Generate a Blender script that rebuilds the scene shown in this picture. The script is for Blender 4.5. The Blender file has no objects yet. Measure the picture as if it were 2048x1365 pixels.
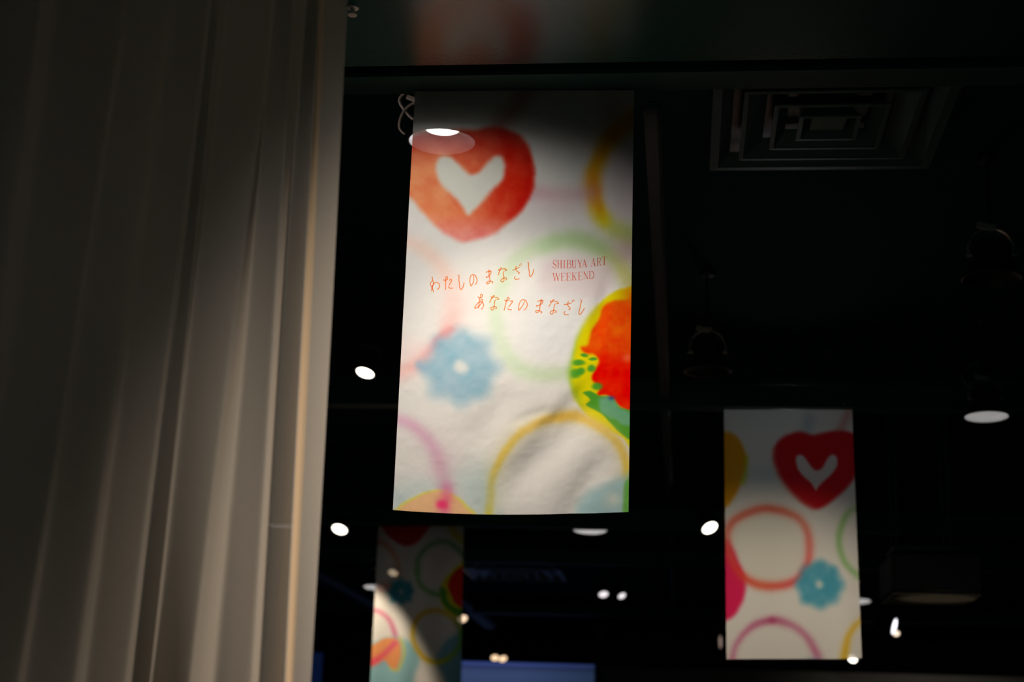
import bpy, math, random
import numpy as np
from mathutils import Vector, Matrix

# ------------------------------------------------------------------ camera
S = bpy.context.scene
COL = S.collection
F = 3100.0                      # focal length in photo pixels (2048 wide)
CAM = np.array([0.0, 0.0, 1.5])
_d = np.array([340.0, 872.0, F]); _d /= np.linalg.norm(_d)
_z = np.array([383.0, -11200.0, F]); _z -= _z.dot(_d) * _d; _z /= np.linalg.norm(_z)
_x = np.cross(_d, _z)
W = np.array([_x, _d, _z])      # rows: world axes in image coordinates (right, down, forward)
cam_d = bpy.data.cameras.new('camera'); cam = bpy.data.objects.new('camera', cam_d); COL.objects.link(cam)
cr, cu, cf = W @ [1, 0, 0], W @ [0, -1, 0], W @ [0, 0, 1]
cam.matrix_world = Matrix(((cr[0], cu[0], -cf[0], CAM[0]), (cr[1], cu[1], -cf[1], CAM[1]),
                           (cr[2], cu[2], -cf[2], CAM[2]), (0, 0, 0, 1)))
cam_d.sensor_width = 36.0; cam_d.lens = 36.0 * F / 2048.0
cam_d.clip_start = 0.05; cam_d.clip_end = 200
cam_d.dof.use_dof = True; cam_d.dof.focus_distance = 6.25; cam_d.dof.aperture_fstop = 1.9
S.camera = cam

# ------------------------------------------------------------------ world, exposure
w = bpy.data.worlds.new('world'); S.world = w; w.use_nodes = True
w.node_tree.nodes['Background'].inputs[0].default_value = (0.03, 0.90, 0.78, 1)
w.node_tree.nodes['Background'].inputs[1].default_value = 0.023
S.view_settings.view_transform = 'Standard'; S.view_settings.look = 'None'
S.view_settings.gamma = 1; S.view_settings.exposure = 0; S.view_settings.use_curve_mapping = False
S.cycles.sample_clamp_indirect = 4.0
S.cycles.transparent_max_bounces = 16

def ray(px, py): return W @ np.array([px - 1024.0, py - 682.5, F])
def at_z(px, py, Z): r = ray(px, py); return CAM + r * ((Z - CAM[2]) / r[2])
def at_y(px, py, Y): r = ray(px, py); return CAM + r * (Y / r[1])

# ------------------------------------------------------------------ spot lights (the room's lamps and added fills)
def spot(name, loc, target, energy, angle, blend, color=(1, .93, .84), radius=.05):
    l = bpy.data.lights.new(name, 'SPOT'); o = bpy.data.objects.new(name, l); COL.objects.link(o)
    o.location = loc; o.rotation_euler = (Vector(target) - Vector(loc)).to_track_quat('-Z', 'Y').to_euler()
    l.energy = energy; l.spot_size = math.radians(angle); l.spot_blend = blend; l.color = color
    l.shadow_soft_size = radius
    return o
spot('banner_spot', (-2.4, 8.2, 4.2), (-.86, 5.95, 3.08), 360, 42, .85, (1, .965, .93), .06)
spot('banner_low_spot', (-.9, 6.9, 4.2), (-.5, 5.95, 2.2), 190, 70, 1, (1, .91, .80), .03)  # added fill for the lower part of the near banner
lamp_a = at_y(884, 288, 6.38)
spot('near_lamp_beam', tuple(lamp_a), (lamp_a[0], lamp_a[1], 0), 5.0, 150, .45, (1, .95, .88), .05)
spot('curtain_spot', (1.2, 6.2, 4.1), (.42, 4.0, 2.4), 1450, 62, 1, (1, .82, .66), .04)
spot('curtain_wash', (-1.0, 7.6, 4.2), (-.74, 4.0, 2.4), 40, 26, 1, (1, .92, .78), .1)  # added fill behind the curtain's darker folds
spot('right_banner_spot', (1.3, 13.6, 4.05), (.5, 11.2, 1.9), 330, 62, 1, (1, .87, .70), .06)
spot('far_banner_spot', (-3.4, 17.2, 3.9), (-3.5, 16.0, 2.2), 260, 60, .4, (1, .86, .68), .04)
spot('far_banner_wash', (-1.6, 19.0, 3.9), (-2.8, 16.0, 2.8), 20, 50, 1, (1, .95, .9), .1)  # weak added fill over the rest of the far banner

spot('partition_wash', (4.5, 27.0, 3.9), (4.5, 30, 1.2), 18, 120, 1, (1, .93, .82), .1)  # added fill to brighten the far partition
u0 = at_y(1876, 1188, 13.3)
spot('unit_underside_fill', (u0[0], 13.3, .25), (u0[0], 13.3, 3.0), 9, 15, .5, (1, .85, .65), .03)  # added fill from below for the hanging unit's underside, no fixture there
spot('lamp_arm_fill', (-2.5, 5.8, 3.95), tuple(at_y(800, 225, 6.38)), 9, 13, .6, (1, .88, .82), .03)  # added narrow fill on the near lamp's arm, no fixture there
spot('right_banner_wash', (.9, 13.2, 4.2), (.75, 11.2, 3.4), 19, 80, 1, (.9, .95, 1), .08)  # added soft fill for the top of the right banner

# ------------------------------------------------------------------ mesh helpers
def mkobj(name, verts, faces, m=None, parent=None, smooth=False):
    me = bpy.data.meshes.new(name); me.from_pydata([tuple(v) for v in verts], [], faces); me.update()
    o = bpy.data.objects.new(name, me); COL.objects.link(o)
    if m: me.materials.append(m)
    if smooth: me.polygons.foreach_set('use_smooth', [True] * len(me.polygons))
    if parent: o.parent = parent
    return o
class MB:
    def __init__(s): s.v = []; s.f = []
    def add(s, v, f):
        n = len(s.v); s.v += [tuple(p) for p in v]; s.f += [tuple(i + n for i in q) for q in f]; return s
    def box(s, c, h, bev=0.0, M=None):
        # box with chamfered vertical/long edges: 24-vertex chamfer box
        x, y, z = h; b = min(bev, x * .9, y * .9, z * .9) if bev else 0
        if not b:
            v = [(i * x, j * y, k * z) for i in (-1, 1) for j in (-1, 1) for k in (-1, 1)]
            f = [(0, 1, 3, 2), (4, 6, 7, 5), (0, 4, 5, 1), (2, 3, 7, 6), (0, 2, 6, 4), (1, 5, 7, 3)]
        else:
            ring = [(-x + b, -y), (x - b, -y), (x, -y + b), (x, y - b), (x - b, y), (-x + b, y), (-x, y - b), (-x, -y + b)]
            rin = [(a * (x - b) / x, c2 * (y - b) / y) for a, c2 in ring]
            v = [(a, c2, -z) for a, c2 in rin] + [(a, c2, -z + b) for a, c2 in ring] + [(a, c2, z - b) for a, c2 in ring] + [(a, c2, z) for a, c2 in rin]
            f = [tuple(range(7, -1, -1)), tuple(range(24, 32))]
            for k in range(3):
                for i in range(8): f.append((k * 8 + i, k * 8 + (i + 1) % 8, k * 8 + 8 + (i + 1) % 8, k * 8 + 8 + i))
        v = [Vector(p) for p in v]
        if M is not None: v = [M @ p for p in v]
        return s.add([p + Vector(c) for p in v], f)
    def lathe(s, prof, n=48, c=(0, 0, 0)):
        v = []; f = []
        for r, z in prof:
            for i in range(n):
                a = 2 * math.pi * i / n; v.append((c[0] + r * math.cos(a), c[1] + r * math.sin(a), c[2] + z))
        for k in range(len(prof) - 1):
            for i in range(n): f.append((k * n + i, k * n + (i + 1) % n, (k + 1) * n + (i + 1) % n, (k + 1) * n + i))
        return s.add(v, f)
    def tube(s, pts, r, n=10, cap=True):
        pts = [Vector(p) for p in pts]; v = []; f = []
        prev = None
        for i, p in enumerate(pts):
            t = (pts[min(i + 1, len(pts) - 1)] - pts[max(i - 1, 0)]).normalized()
            if prev is None:
                a = t.orthogonal().normalized()
            else:
                a = (prev - t * prev.dot(t)).normalized()
            prev = a; b = t.cross(a)
            rr = r[i] if isinstance(r, (list, tuple)) else r
            for k in range(n):
                g = 2 * math.pi * k / n; v.append(p + a * (math.cos(g) * rr) + b * (math.sin(g) * rr))
        for i in range(len(pts) - 1):
            for k in range(n): f.append((i * n + k, i * n + (k + 1) % n, (i + 1) * n + (k + 1) % n, (i + 1) * n + k))
        if cap: f += [tuple(range(n - 1, -1, -1)), tuple(range((len(pts) - 1) * n, len(pts) * n))]
        return s.add(v, f)
    def strip(s, pts, width_dir, w_, t_):
        # flat metal strip following pts
        wd = Vector(width_dir).normalized(); pts = [Vector(p) for p in pts]; v = []; f = []
        for i, p in enumerate(pts):
            t = (pts[min(i + 1, len(pts) - 1)] - pts[max(i - 1, 0)]).normalized(); nn = t.cross(wd).normalized()
            for a, b in ((-1, -1), (1, -1), (1, 1), (-1, 1)): v.append(p + wd * a * w_ + nn * b * t_)
        for i in range(len(pts) - 1):
            for k in range(4): f.append((i * 4 + k, i * 4 + (k + 1) % 4, i * 4 + 4 + (k + 1) % 4, i * 4 + 4 + k))
        f += [(3, 2, 1, 0), tuple(range(len(v) - 4, len(v)))]
        return s.add(v, f)
    def build(s, name, m=None, parent=None, smooth=False): return mkobj(name, s.v, s.f, m, parent, smooth)
def autosmooth(o, ang=35):
    me = o.data; me.polygons.foreach_set('use_smooth', [True] * len(me.polygons)); me.set_sharp_from_angle(angle=math.radians(ang)); return o
def tag(o, label=None, cat=None, group=None, kind=None):
    if label: o['label'] = label
    if cat: o['category'] = cat
    if group: o['group'] = group
    if kind: o['kind'] = kind
    return o
def empty(name, loc, label, cat, group=None):
    o = bpy.data.objects.new(name, None); COL.objects.link(o); o.location = loc; o.empty_display_size = .1
    return tag(o, label, cat, group)

# ------------------------------------------------------------------ materials
def mat(name, color, rough=.6, metal=0, spec=.5, noise=0.0, nscale=8, bump=0, emit=0, emit_col=None):
    m = bpy.data.materials.new(name); m.use_nodes = True; nt = m.node_tree; b = nt.nodes['Principled BSDF']
    b.inputs['Roughness'].default_value = rough; b.inputs['Metallic'].default_value = metal
    b.inputs['Specular IOR Level'].default_value = spec
    b.inputs['Base Color'].default_value = (*color, 1)
    if noise or bump:
        tc = nt.nodes.new('ShaderNodeTexCoord'); n = nt.nodes.new('ShaderNodeTexNoise')
        n.inputs['Scale'].default_value = nscale; n.inputs['Detail'].default_value = 5
        nt.links.new(tc.outputs['Object'], n.inputs['Vector'])
        if noise:
            mx = nt.nodes.new('ShaderNodeMix'); mx.data_type = 'RGBA'
            mx.inputs[6].default_value = (*[c * (1 - noise) for c in color], 1); mx.inputs[7].default_value = (*[min(1, c * (1 + noise)) for c in color], 1)
            nt.links.new(n.outputs['Fac'], mx.inputs[0]); nt.links.new(mx.outputs[2], b.inputs['Base Color'])
        if bump:
            bp = nt.nodes.new('ShaderNodeBump'); bp.inputs['Strength'].default_value = bump; bp.inputs['Distance'].default_value = .01
            nt.links.new(n.outputs['Fac'], bp.inputs['Height']); nt.links.new(bp.outputs[0], b.inputs['Normal'])
    if emit:
        b.inputs['Emission Color'].default_value = (*(emit_col or color), 1); b.inputs['Emission Strength'].default_value = emit
    return m
M = {
 'ceiling': mat('ceiling_paint', (.014, .045, .042), .9, spec=.08, noise=.3, nscale=3),
 'soffit': mat('soffit_gloss_black', (.01, .07, .06), .27, spec=.55, bump=.05, nscale=60),
 'beam': mat('beam_black', (.03, .11, .10), .55, noise=.2),
 'black': mat('lamp_black', (.025, .027, .027), .38, noise=.2),
 'steel': mat('steel', (.62, .56, .52), .4, metal=.6, noise=.15),
 'vent': mat('vent_grey', (.06, .13, .12), .5, noise=.12),
 'track': mat('track_grey', (.12, .12, .13), .6, metal=.2, noise=.12),
 'reflector': mat('reflector', (.85, .85, .87), .28, metal=.6),
 'floor': mat('floor_dark', (.03, .035, .033), .5, noise=.3, nscale=2),
 'wall': mat('wall_dark', (.06, .08, .08), .8, noise=.2),
 'vent_pale': mat('vent_pale', (.6, .6, .62), .35, noise=.1),  # paler copy of the vent grey so the far diffuser looks lit
 'pale_steel': mat('pale_lit_steel', (.80, .68, .62), .5, noise=.1),  # paler than steel so the near lamp's arm looks lit; sprinkler shares it
 'amber_sheer': None,
 'partition': mat('partition_beige', (.5, .46, .40), .8, noise=.15, nscale=1.5),
 'white_lens': mat('lens_white', (1, 1, 1), .4, emit=7, emit_col=(1, .97, .92)),
 'unit': mat('unit_black', (.03, .04, .04), .6, noise=.2),
 'unit_panel': mat('unit_panel', (.6, .52, .40), .7, noise=.15),
}
_lens = {}
def lens(col, st):
    k = (col, st)
    if k not in _lens: _lens[k] = mat('lens_glow', col, .4, emit=st, emit_col=col)
    return _lens[k]

def cloth_mat(name, attr=None, color=(.8, .78, .75), transp=.12, transl=.55, weave=900, wstr=.05, xyz=True):
    m = bpy.data.materials.new(name); m.use_nodes = True; nt = m.node_tree; N = nt.nodes; L = nt.links
    for n in list(N): N.remove(n)
    out = N.new('ShaderNodeOutputMaterial')
    if attr:
        a = N.new('ShaderNodeAttribute'); a.attribute_name = attr; csrc = a.outputs['Color']
    else:
        a = N.new('ShaderNodeRGB'); a.outputs[0].default_value = (*color, 1); csrc = a.outputs[0]
    tc = N.new('ShaderNodeTexCoord'); nz = N.new('ShaderNodeTexNoise'); nz.inputs['Scale'].default_value = weave; nz.inputs['Detail'].default_value = 1
    L.new(tc.outputs['Object'], nz.inputs['Vector'])
    mr = N.new('ShaderNodeMapRange'); mr.inputs[1].default_value = .3; mr.inputs[2].default_value = .7
    mr.inputs[3].default_value = 1 - wstr * 2; mr.inputs[4].default_value = 1.0
    L.new(nz.outputs['Fac'], mr.inputs[0])
    mul = N.new('ShaderNodeVectorMath'); mul.operation = 'SCALE'
    L.new(csrc, mul.inputs[0]); L.new(mr.outputs[0], mul.inputs['Scale'])
    d = N.new('ShaderNodeBsdfDiffuse'); t = N.new('ShaderNodeBsdfTranslucent'); tr = N.new('ShaderNodeBsdfTransparent')
    L.new(mul.outputs[0], d.inputs[0]); L.new(mul.outputs[0], t.inputs[0])
    m1 = N.new('ShaderNodeMixShader'); m1.inputs[0].default_value = transl; L.new(d.outputs[0], m1.inputs[1]); L.new(t.outputs[0], m1.inputs[2])
    m2 = N.new('ShaderNodeMixShader'); m2.inputs[0].default_value = transp; L.new(m1.outputs[0], m2.inputs[1]); L.new(tr.outputs[0], m2.inputs[2])
    L.new(m2.outputs[0], out.inputs[0])
    return m
M['print'] = cloth_mat('printed_cloth', 'print', transp=.10, transl=.6)
M['amber_sheer'] = cloth_mat('amber_sheer', None, (.72, .56, .38), transp=.12, transl=.62, weave=500)
M['sheer'] = cloth_mat('sheer_curtain', None, (.62, .57, .50), transp=.22, transl=.55, weave=500, wstr=.08)
def ink_mat(name, col):
    m = bpy.data.materials.new(name); m.use_nodes = True; nt = m.node_tree
    for n in list(nt.nodes): nt.nodes.remove(n)
    o = nt.nodes.new('ShaderNodeOutputMaterial'); t = nt.nodes.new('ShaderNodeBsdfTransparent'); t.inputs[0].default_value = (*col, 1)
    nt.links.new(t.outputs[0], o.inputs[0]); return m
M['ink'] = ink_mat('orange_red_ink', (1.0, .33, .10))
M['ink2'] = ink_mat('red_ink', (.88, .15, .05))

# ------------------------------------------------------------------ the setting
RX, RY = 11.0, 38.0
CZ = 4.75
def slab(name, x0, x1, y0, y1, z0, z1, m, **k):
    return tag(MB().box(((x0 + x1) / 2, (y0 + y1) / 2, (z0 + z1) / 2), (abs(x1 - x0) / 2, abs(y1 - y0) / 2, abs(z1 - z0) / 2)).build(name, m), kind='structure', **k)
slab('floor', -RX, RX, -1, RY, -.1, 0, M['floor'])
slab('ceiling', -RX, RX, 5.1, RY, CZ, CZ + .1, M['ceiling'])
slab('wall_back', -RX, RX, RY, RY + .1, 0, CZ, M['wall'])
slab('wall_left', -RX - .1, -RX, -1, RY, 0, CZ, M['wall'])
slab('wall_right', RX, RX + .1, -1, RY, 0, CZ, M['wall'])
SZ = 4.19
SY = at_z(1024, 128, SZ)[1]
slab('trim_1', -RX, RX, -1, SY, SZ, 4.40, M['soffit'], label='glossy black soffit above the near banner')
slab('trim_2', -RX, RX, 5.1, 5.2, 4.40, CZ, M['ceiling'], label='dark riser between soffit and ceiling')
# partition wall far away on the right and the dark post beside the screen
PY = 30.0
p0 = at_y(1205, 1333, PY)
slab('wall_partition', p0[0], RX, PY, PY + .2, 0, p0[2], M['partition'], label='low beige grey partition wall far away at the right')
p1 = at_y(1190, 1330, PY)

# ------------------------------------------------------------------ ceiling beams: steel I-beams
def ibeam(name, x0, x1, y, zb, h, fw, label):
    b = MB(); xc, xh = (x0 + x1) / 2, (x1 - x0) / 2
    t = .018
    b.box((xc, y, zb + t / 2), (xh, fw / 2, t / 2)); b.box((xc, y, zb + h - t / 2), (xh, fw / 2, t / 2))
    b.box((xc, y, zb + h / 2), (xh, .012, h / 2 - t - .001))
    o = b.build(name, M['beam']); tag(o, label, 'beam', 'black beams crossing under the ceiling'); return o
BEAM1_Y = at_z(1024, 182, 4.25)[1]
ibeam('ceiling_beam', -RX, RX, BEAM1_Y - .06, 4.255, .16, .17, 'black beam right above the large near banner')
ZB2, ZB3 = 4.12, 3.95
Y2 = at_z(1570, 820, ZB2)[1]; Y3 = at_z(840, 1053, ZB3)[1]
ibeam('ceiling_beam', -RX, RX, Y2 + .02, ZB2 + .005, .2, .16, 'dark beam from which the right heart banner hangs')
ibeam('ceiling_beam', -RX, RX, Y3 + .02, ZB3 + .005, .2, .16, 'dark beam just below the near banner, above the lower left banner')
YB4 = at_z(1150, 1130, 4.0)[1]; YB5 = at_z(1150, 1232, 4.0)[1]
ibeam('ceiling_beam', -RX, RX, YB4, 4.0, .16, .25, 'dark beam just above the small bluish ceiling vent')
ibeam('ceiling_beam', -RX, RX, YB5, 4.0, .16, .25, 'farthest dark beam, above the blue screen')

# ------------------------------------------------------------------ printed banners
def snoise(x, y, seed=0):
    xi = np.floor(x).astype(np.int64); yi = np.floor(y).astype(np.int64); fx = x - xi; fy = y - yi
    fx = fx * fx * (3 - 2 * fx); fy = fy * fy * (3 - 2 * fy)
    def h(a, b):
        n = (a * 374761393 + b * 668265263 + seed * 69069 + 12345) & 0xffffffff
        n = ((n ^ (n >> 13)) * 1274126177) & 0xffffffff
        return ((n ^ (n >> 16)) & 0xffff) / 65535.0
    return (h(xi, yi) * (1 - fx) + h(xi + 1, yi) * fx) * (1 - fy) + (h(xi, yi + 1) * (1 - fx) + h(xi + 1, yi + 1) * fx) * fy
def fbm(x, y, s, seed=0, o=3):
    r = 0; a = .5; t = 0
    for k in range(o): r = r + a * snoise(x / s * 2 ** k, y / s * 2 ** k, seed + k); t += a; a *= .5
    return r / t - .5
def catmull(pts, n=8, closed=False):
    P = [np.array(p, float) for p in pts]; out = []; m = len(P)
    rng = range(m) if closed else range(m - 1)
    for i in rng:
        g = (lambda k: P[k % m]) if closed else (lambda k: P[min(max(k, 0), m - 1)])
        a, b, c, d = g(i - 1), g(i), g(i + 1), g(i + 2)
        for k in range(n):
            t = k / n; out.append(.5 * ((2 * b) + (c - a) * t + (2 * a - 5 * b + 4 * c - d) * t * t + (3 * b - a - 3 * c + d) * t ** 3))
    if not closed: out.append(P[-1])
    return np.array(out)
def lin(c):
    c = np.array(c, float) / 255.0
    return np.where(c <= .04045, c / 12.92, ((c + .055) / 1.055) ** 2.4)
class Art:
    """colours of the flat print, evaluated on the cloth's own grid"""
    def __init__(s, X, Y, warp=5, seed=0, base=(226, 222, 216)):
        s.X0, s.Y0 = X, Y
        s.X = X + fbm(X, Y, 34, seed, 3) * warp * 2; s.Y = Y + fbm(X, Y, 34, seed + 50, 3) * warp * 2
        s.c = np.zeros(X.shape + (3,)) + np.array(base, float)
        s.seed = seed
    def mix(s, a, col):
        a = np.clip(a, 0, 1)[..., None]; s.c = s.c * (1 - a) + (col if isinstance(col, np.ndarray) else np.array(col, float)) * a
    def seg(s, pts, closed=False, smooth=True, n=5):
        P = catmull(pts, n, closed) if smooth else np.array(pts, float)
        if closed: P = np.vstack([P, P[:1]])
        D = np.full(s.X.shape, 1e9); T = np.zeros(s.X.shape); ins = np.zeros(s.X.shape, bool); m = len(P) - 1
        for i in range(m):
            ax, ay = P[i]; bx, by = P[i + 1]; dx, dy = bx - ax, by - ay; l = dx * dx + dy * dy + 1e-9
            t = np.clip(((s.X - ax) * dx + (s.Y - ay) * dy) / l, 0, 1)
            d = (s.X - ax - t * dx) ** 2 + (s.Y - ay - t * dy) ** 2
            k = d < D; D = np.where(k, d, D); T = np.where(k, (i + t) / m, T)
            if closed:
                cnd = ((ay > s.Y) != (by > s.Y)) & (s.X < (bx - ax) * (s.Y - ay) / (by - ay + 1e-12) + ax); ins ^= cnd
        return np.sqrt(D), T, ins
    def poly(s, pts, col, blur=6, a=1, smooth=True):
        D, T, ins = s.seg(pts, True, smooth); sd = np.where(ins, D, -D)
        t = np.clip(sd / (2 * blur) + .5, 0, 1); s.mix(t * t * (3 - 2 * t) * a, col)
    def band(s, pts, cols, wid, a=1, closed=False, hard=1.0):
        D, T, _ = s.seg(pts, closed)
        cols = np.array(cols, float).reshape(-1, 3); k = T * (len(cols) - 1); i = np.clip(np.floor(k).astype(int), 0, max(0, len(cols) - 2)); f = (k - i)[..., None]
        col = cols[i] * (1 - f) + cols[np.minimum(i + 1, len(cols) - 1)] * f
        wd = wid
        if isinstance(wid, (list, tuple)): wd = np.interp(T, np.linspace(0, 1, len(wid)), wid)
        s.mix(np.exp(-(D / wd) ** (2 * hard)) * a, col)
    def blob(s, cx, cy, rx, ry, col, a=1, p=1.0):
        r = ((s.X - cx) / rx) ** 2 + ((s.Y - cy) / ry) ** 2; s.mix(np.exp(-r ** p) * a, col)
    def flower(s, cx, cy, r, col, n=8, hole=14, holecol=(222, 216, 205), soft=.18, a=.9, ph=0, amp=.12):
        an = np.arctan2(s.Y - cy, s.X - cx); d = np.hypot(s.X - cx, s.Y - cy) / r
        e = d / (1 + amp * np.cos(n * an + ph) + .12 * fbm(s.X0, s.Y0, r * .5, s.seed + 4)); t = np.clip((1 - e) / (2 * soft) + .5, 0, 1)
        col = np.array(col, float) + fbm(s.X0, s.Y0, r * .45, s.seed + 9)[..., None] * np.array([46, 20, 14])
        s.mix(t * t * (3 - 2 * t) * a, col); s.blob(cx, cy, hole, hole, holecol, .85, 1.5)
    def out(s):
        return np.clip(lin(np.clip(s.c, 0, 255)) / lin([226])[0] * .8, 0, 1)

def homography(src, dst):
    A = []; B = []
    for (x, y), (u, v) in zip(src, dst):
        A.append([x, y, 1, 0, 0, 0, -u * x, -u * y]); B.append(u); A.append([0, 0, 0, x, y, 1, -v * x, -v * y]); B.append(v)
    h = np.linalg.solve(np.array(A, float), np.array(B, float)); return np.append(h, 1).reshape(3, 3)
def hmap(H, x, y):
    q = H[2, 0] * x + H[2, 1] * y + H[2, 2]; return (H[0, 0] * x + H[0, 1] * y + H[0, 2]) / q, (H[1, 0] * x + H[1, 1] * y + H[1, 2]) / q

class Banner:
    def __init__(s, corners, ztop, nu, nv, sag, relief, art, label, seed):
        tl, tr, bl, br = corners
        s.A = at_z(*tl, ztop); s.B = at_z(*tr, ztop)
        s.n = np.array([-(s.B - s.A)[1], (s.B - s.A)[0], 0]); s.n /= np.linalg.norm(s.n)     # away from the camera
        def onp(p): r = ray(*p); t = ((s.A - CAM) @ s.n) / (r @ s.n); return CAM + r * t
        s.C = onp(bl); s.D = onp(br)
        s.sag = sag; s.relief = relief
        s.H = homography([(0, 0), (1, 0), (0, 1), (1, 1)], [tl, tr, bl, br]); s.Hi = np.linalg.inv(s.H)
        U, V = np.meshgrid(np.linspace(0, 1, nu + 1), np.linspace(0, 1, nv + 1))
        org = (s.A + s.B) / 2
        s.root = empty('hanging_banner', tuple(org), label, 'banner', 'printed cloth banners hanging from the beams')
        s.org = org
        P = s.pt(U, V) - org
        idx = np.arange((nu + 1) * (nv + 1)).reshape(nv + 1, nu + 1)
        faces = np.stack([idx[:-1, :-1], idx[1:, :-1], idx[1:, 1:], idx[:-1, 1:]], -1).reshape(-1, 4)
        me = bpy.data.meshes.new('cloth'); me.from_pydata(P.reshape(-1, 3).tolist(), [], faces.tolist())
        PX, PY_ = hmap(s.H, U, V)
        c = art(PX, PY_).reshape(-1, 3); c = np.hstack([c, np.ones((len(c), 1))]).astype(np.float32)
        at = me.color_attributes.new('print', 'FLOAT_COLOR', 'POINT'); at.data.foreach_set('color', c.ravel())
        me.polygons.foreach_set('use_smooth', [True] * len(me.polygons)); me.materials.append(M['print']); me.update()
        o = bpy.data.objects.new('cloth', me); COL.objects.link(o); o.parent = s.root
        # slim hanging bar clamped along the top edge
        a, b = s.A - org, s.B - org; up = np.array([0, 0, .012])
        rail = MB().tube([a + up - (b - a) * .005, b + up + (b - a) * .005], .011, 10).build('hanging_bar', M['black'], s.root)
        clips = 0
        for u in (.06, .5, .94):
            q = a + (b - a) * u
            MB().box((q[0], q[1], .028), (.012, .008, .012), .002).build('clip', M['steel'], s.root)
    def pt(s, U, V):
        U = np.asarray(U, float); V = np.asarray(V, float)
        e = lambda t: t[..., None]
        P = e((1 - U) * (1 - V)) * s.A + e(U * (1 - V)) * s.B + e((1 - U) * V) * s.C + e(U * V) * s.D
        P = P + e(s.relief(U, V)) * s.n
        P[..., 2] -= s.sag * 4 * U * (1 - U) * V ** 3
        return P
    def ribbons(s, strokes, name, m, off=.0006):
        """flat ink strokes lying on the cloth: strokes = [(pixel points, width px)]"""
        v = []; f = []
        for k, (pts, wd) in enumerate(strokes):
            P = np.array(pts, float); T = np.gradient(P, axis=0); T /= np.linalg.norm(T, axis=1)[:, None] + 1e-9
            Nn = np.stack([-T[:, 1], T[:, 0]], 1)
            for sg in (-1, 1):
                Q = P + Nn * wd * .5 * sg; u, vv = hmap(s.Hi, Q[:, 0], Q[:, 1])
                R = s.pt(u, vv) - s.n * (off + k * 2e-6) - s.org
                if sg < 0: L0 = R
                else: R0 = R
            n = len(v)
            for i in range(len(P)): v += [tuple(L0[i]), tuple(R0[i])]
            f += [(n + 2 * i, n + 2 * i + 1, n + 2 * i + 3, n + 2 * i + 2) for i in range(len(P) - 1)]
        return mkobj(name, v, f, m, s.root)

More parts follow.
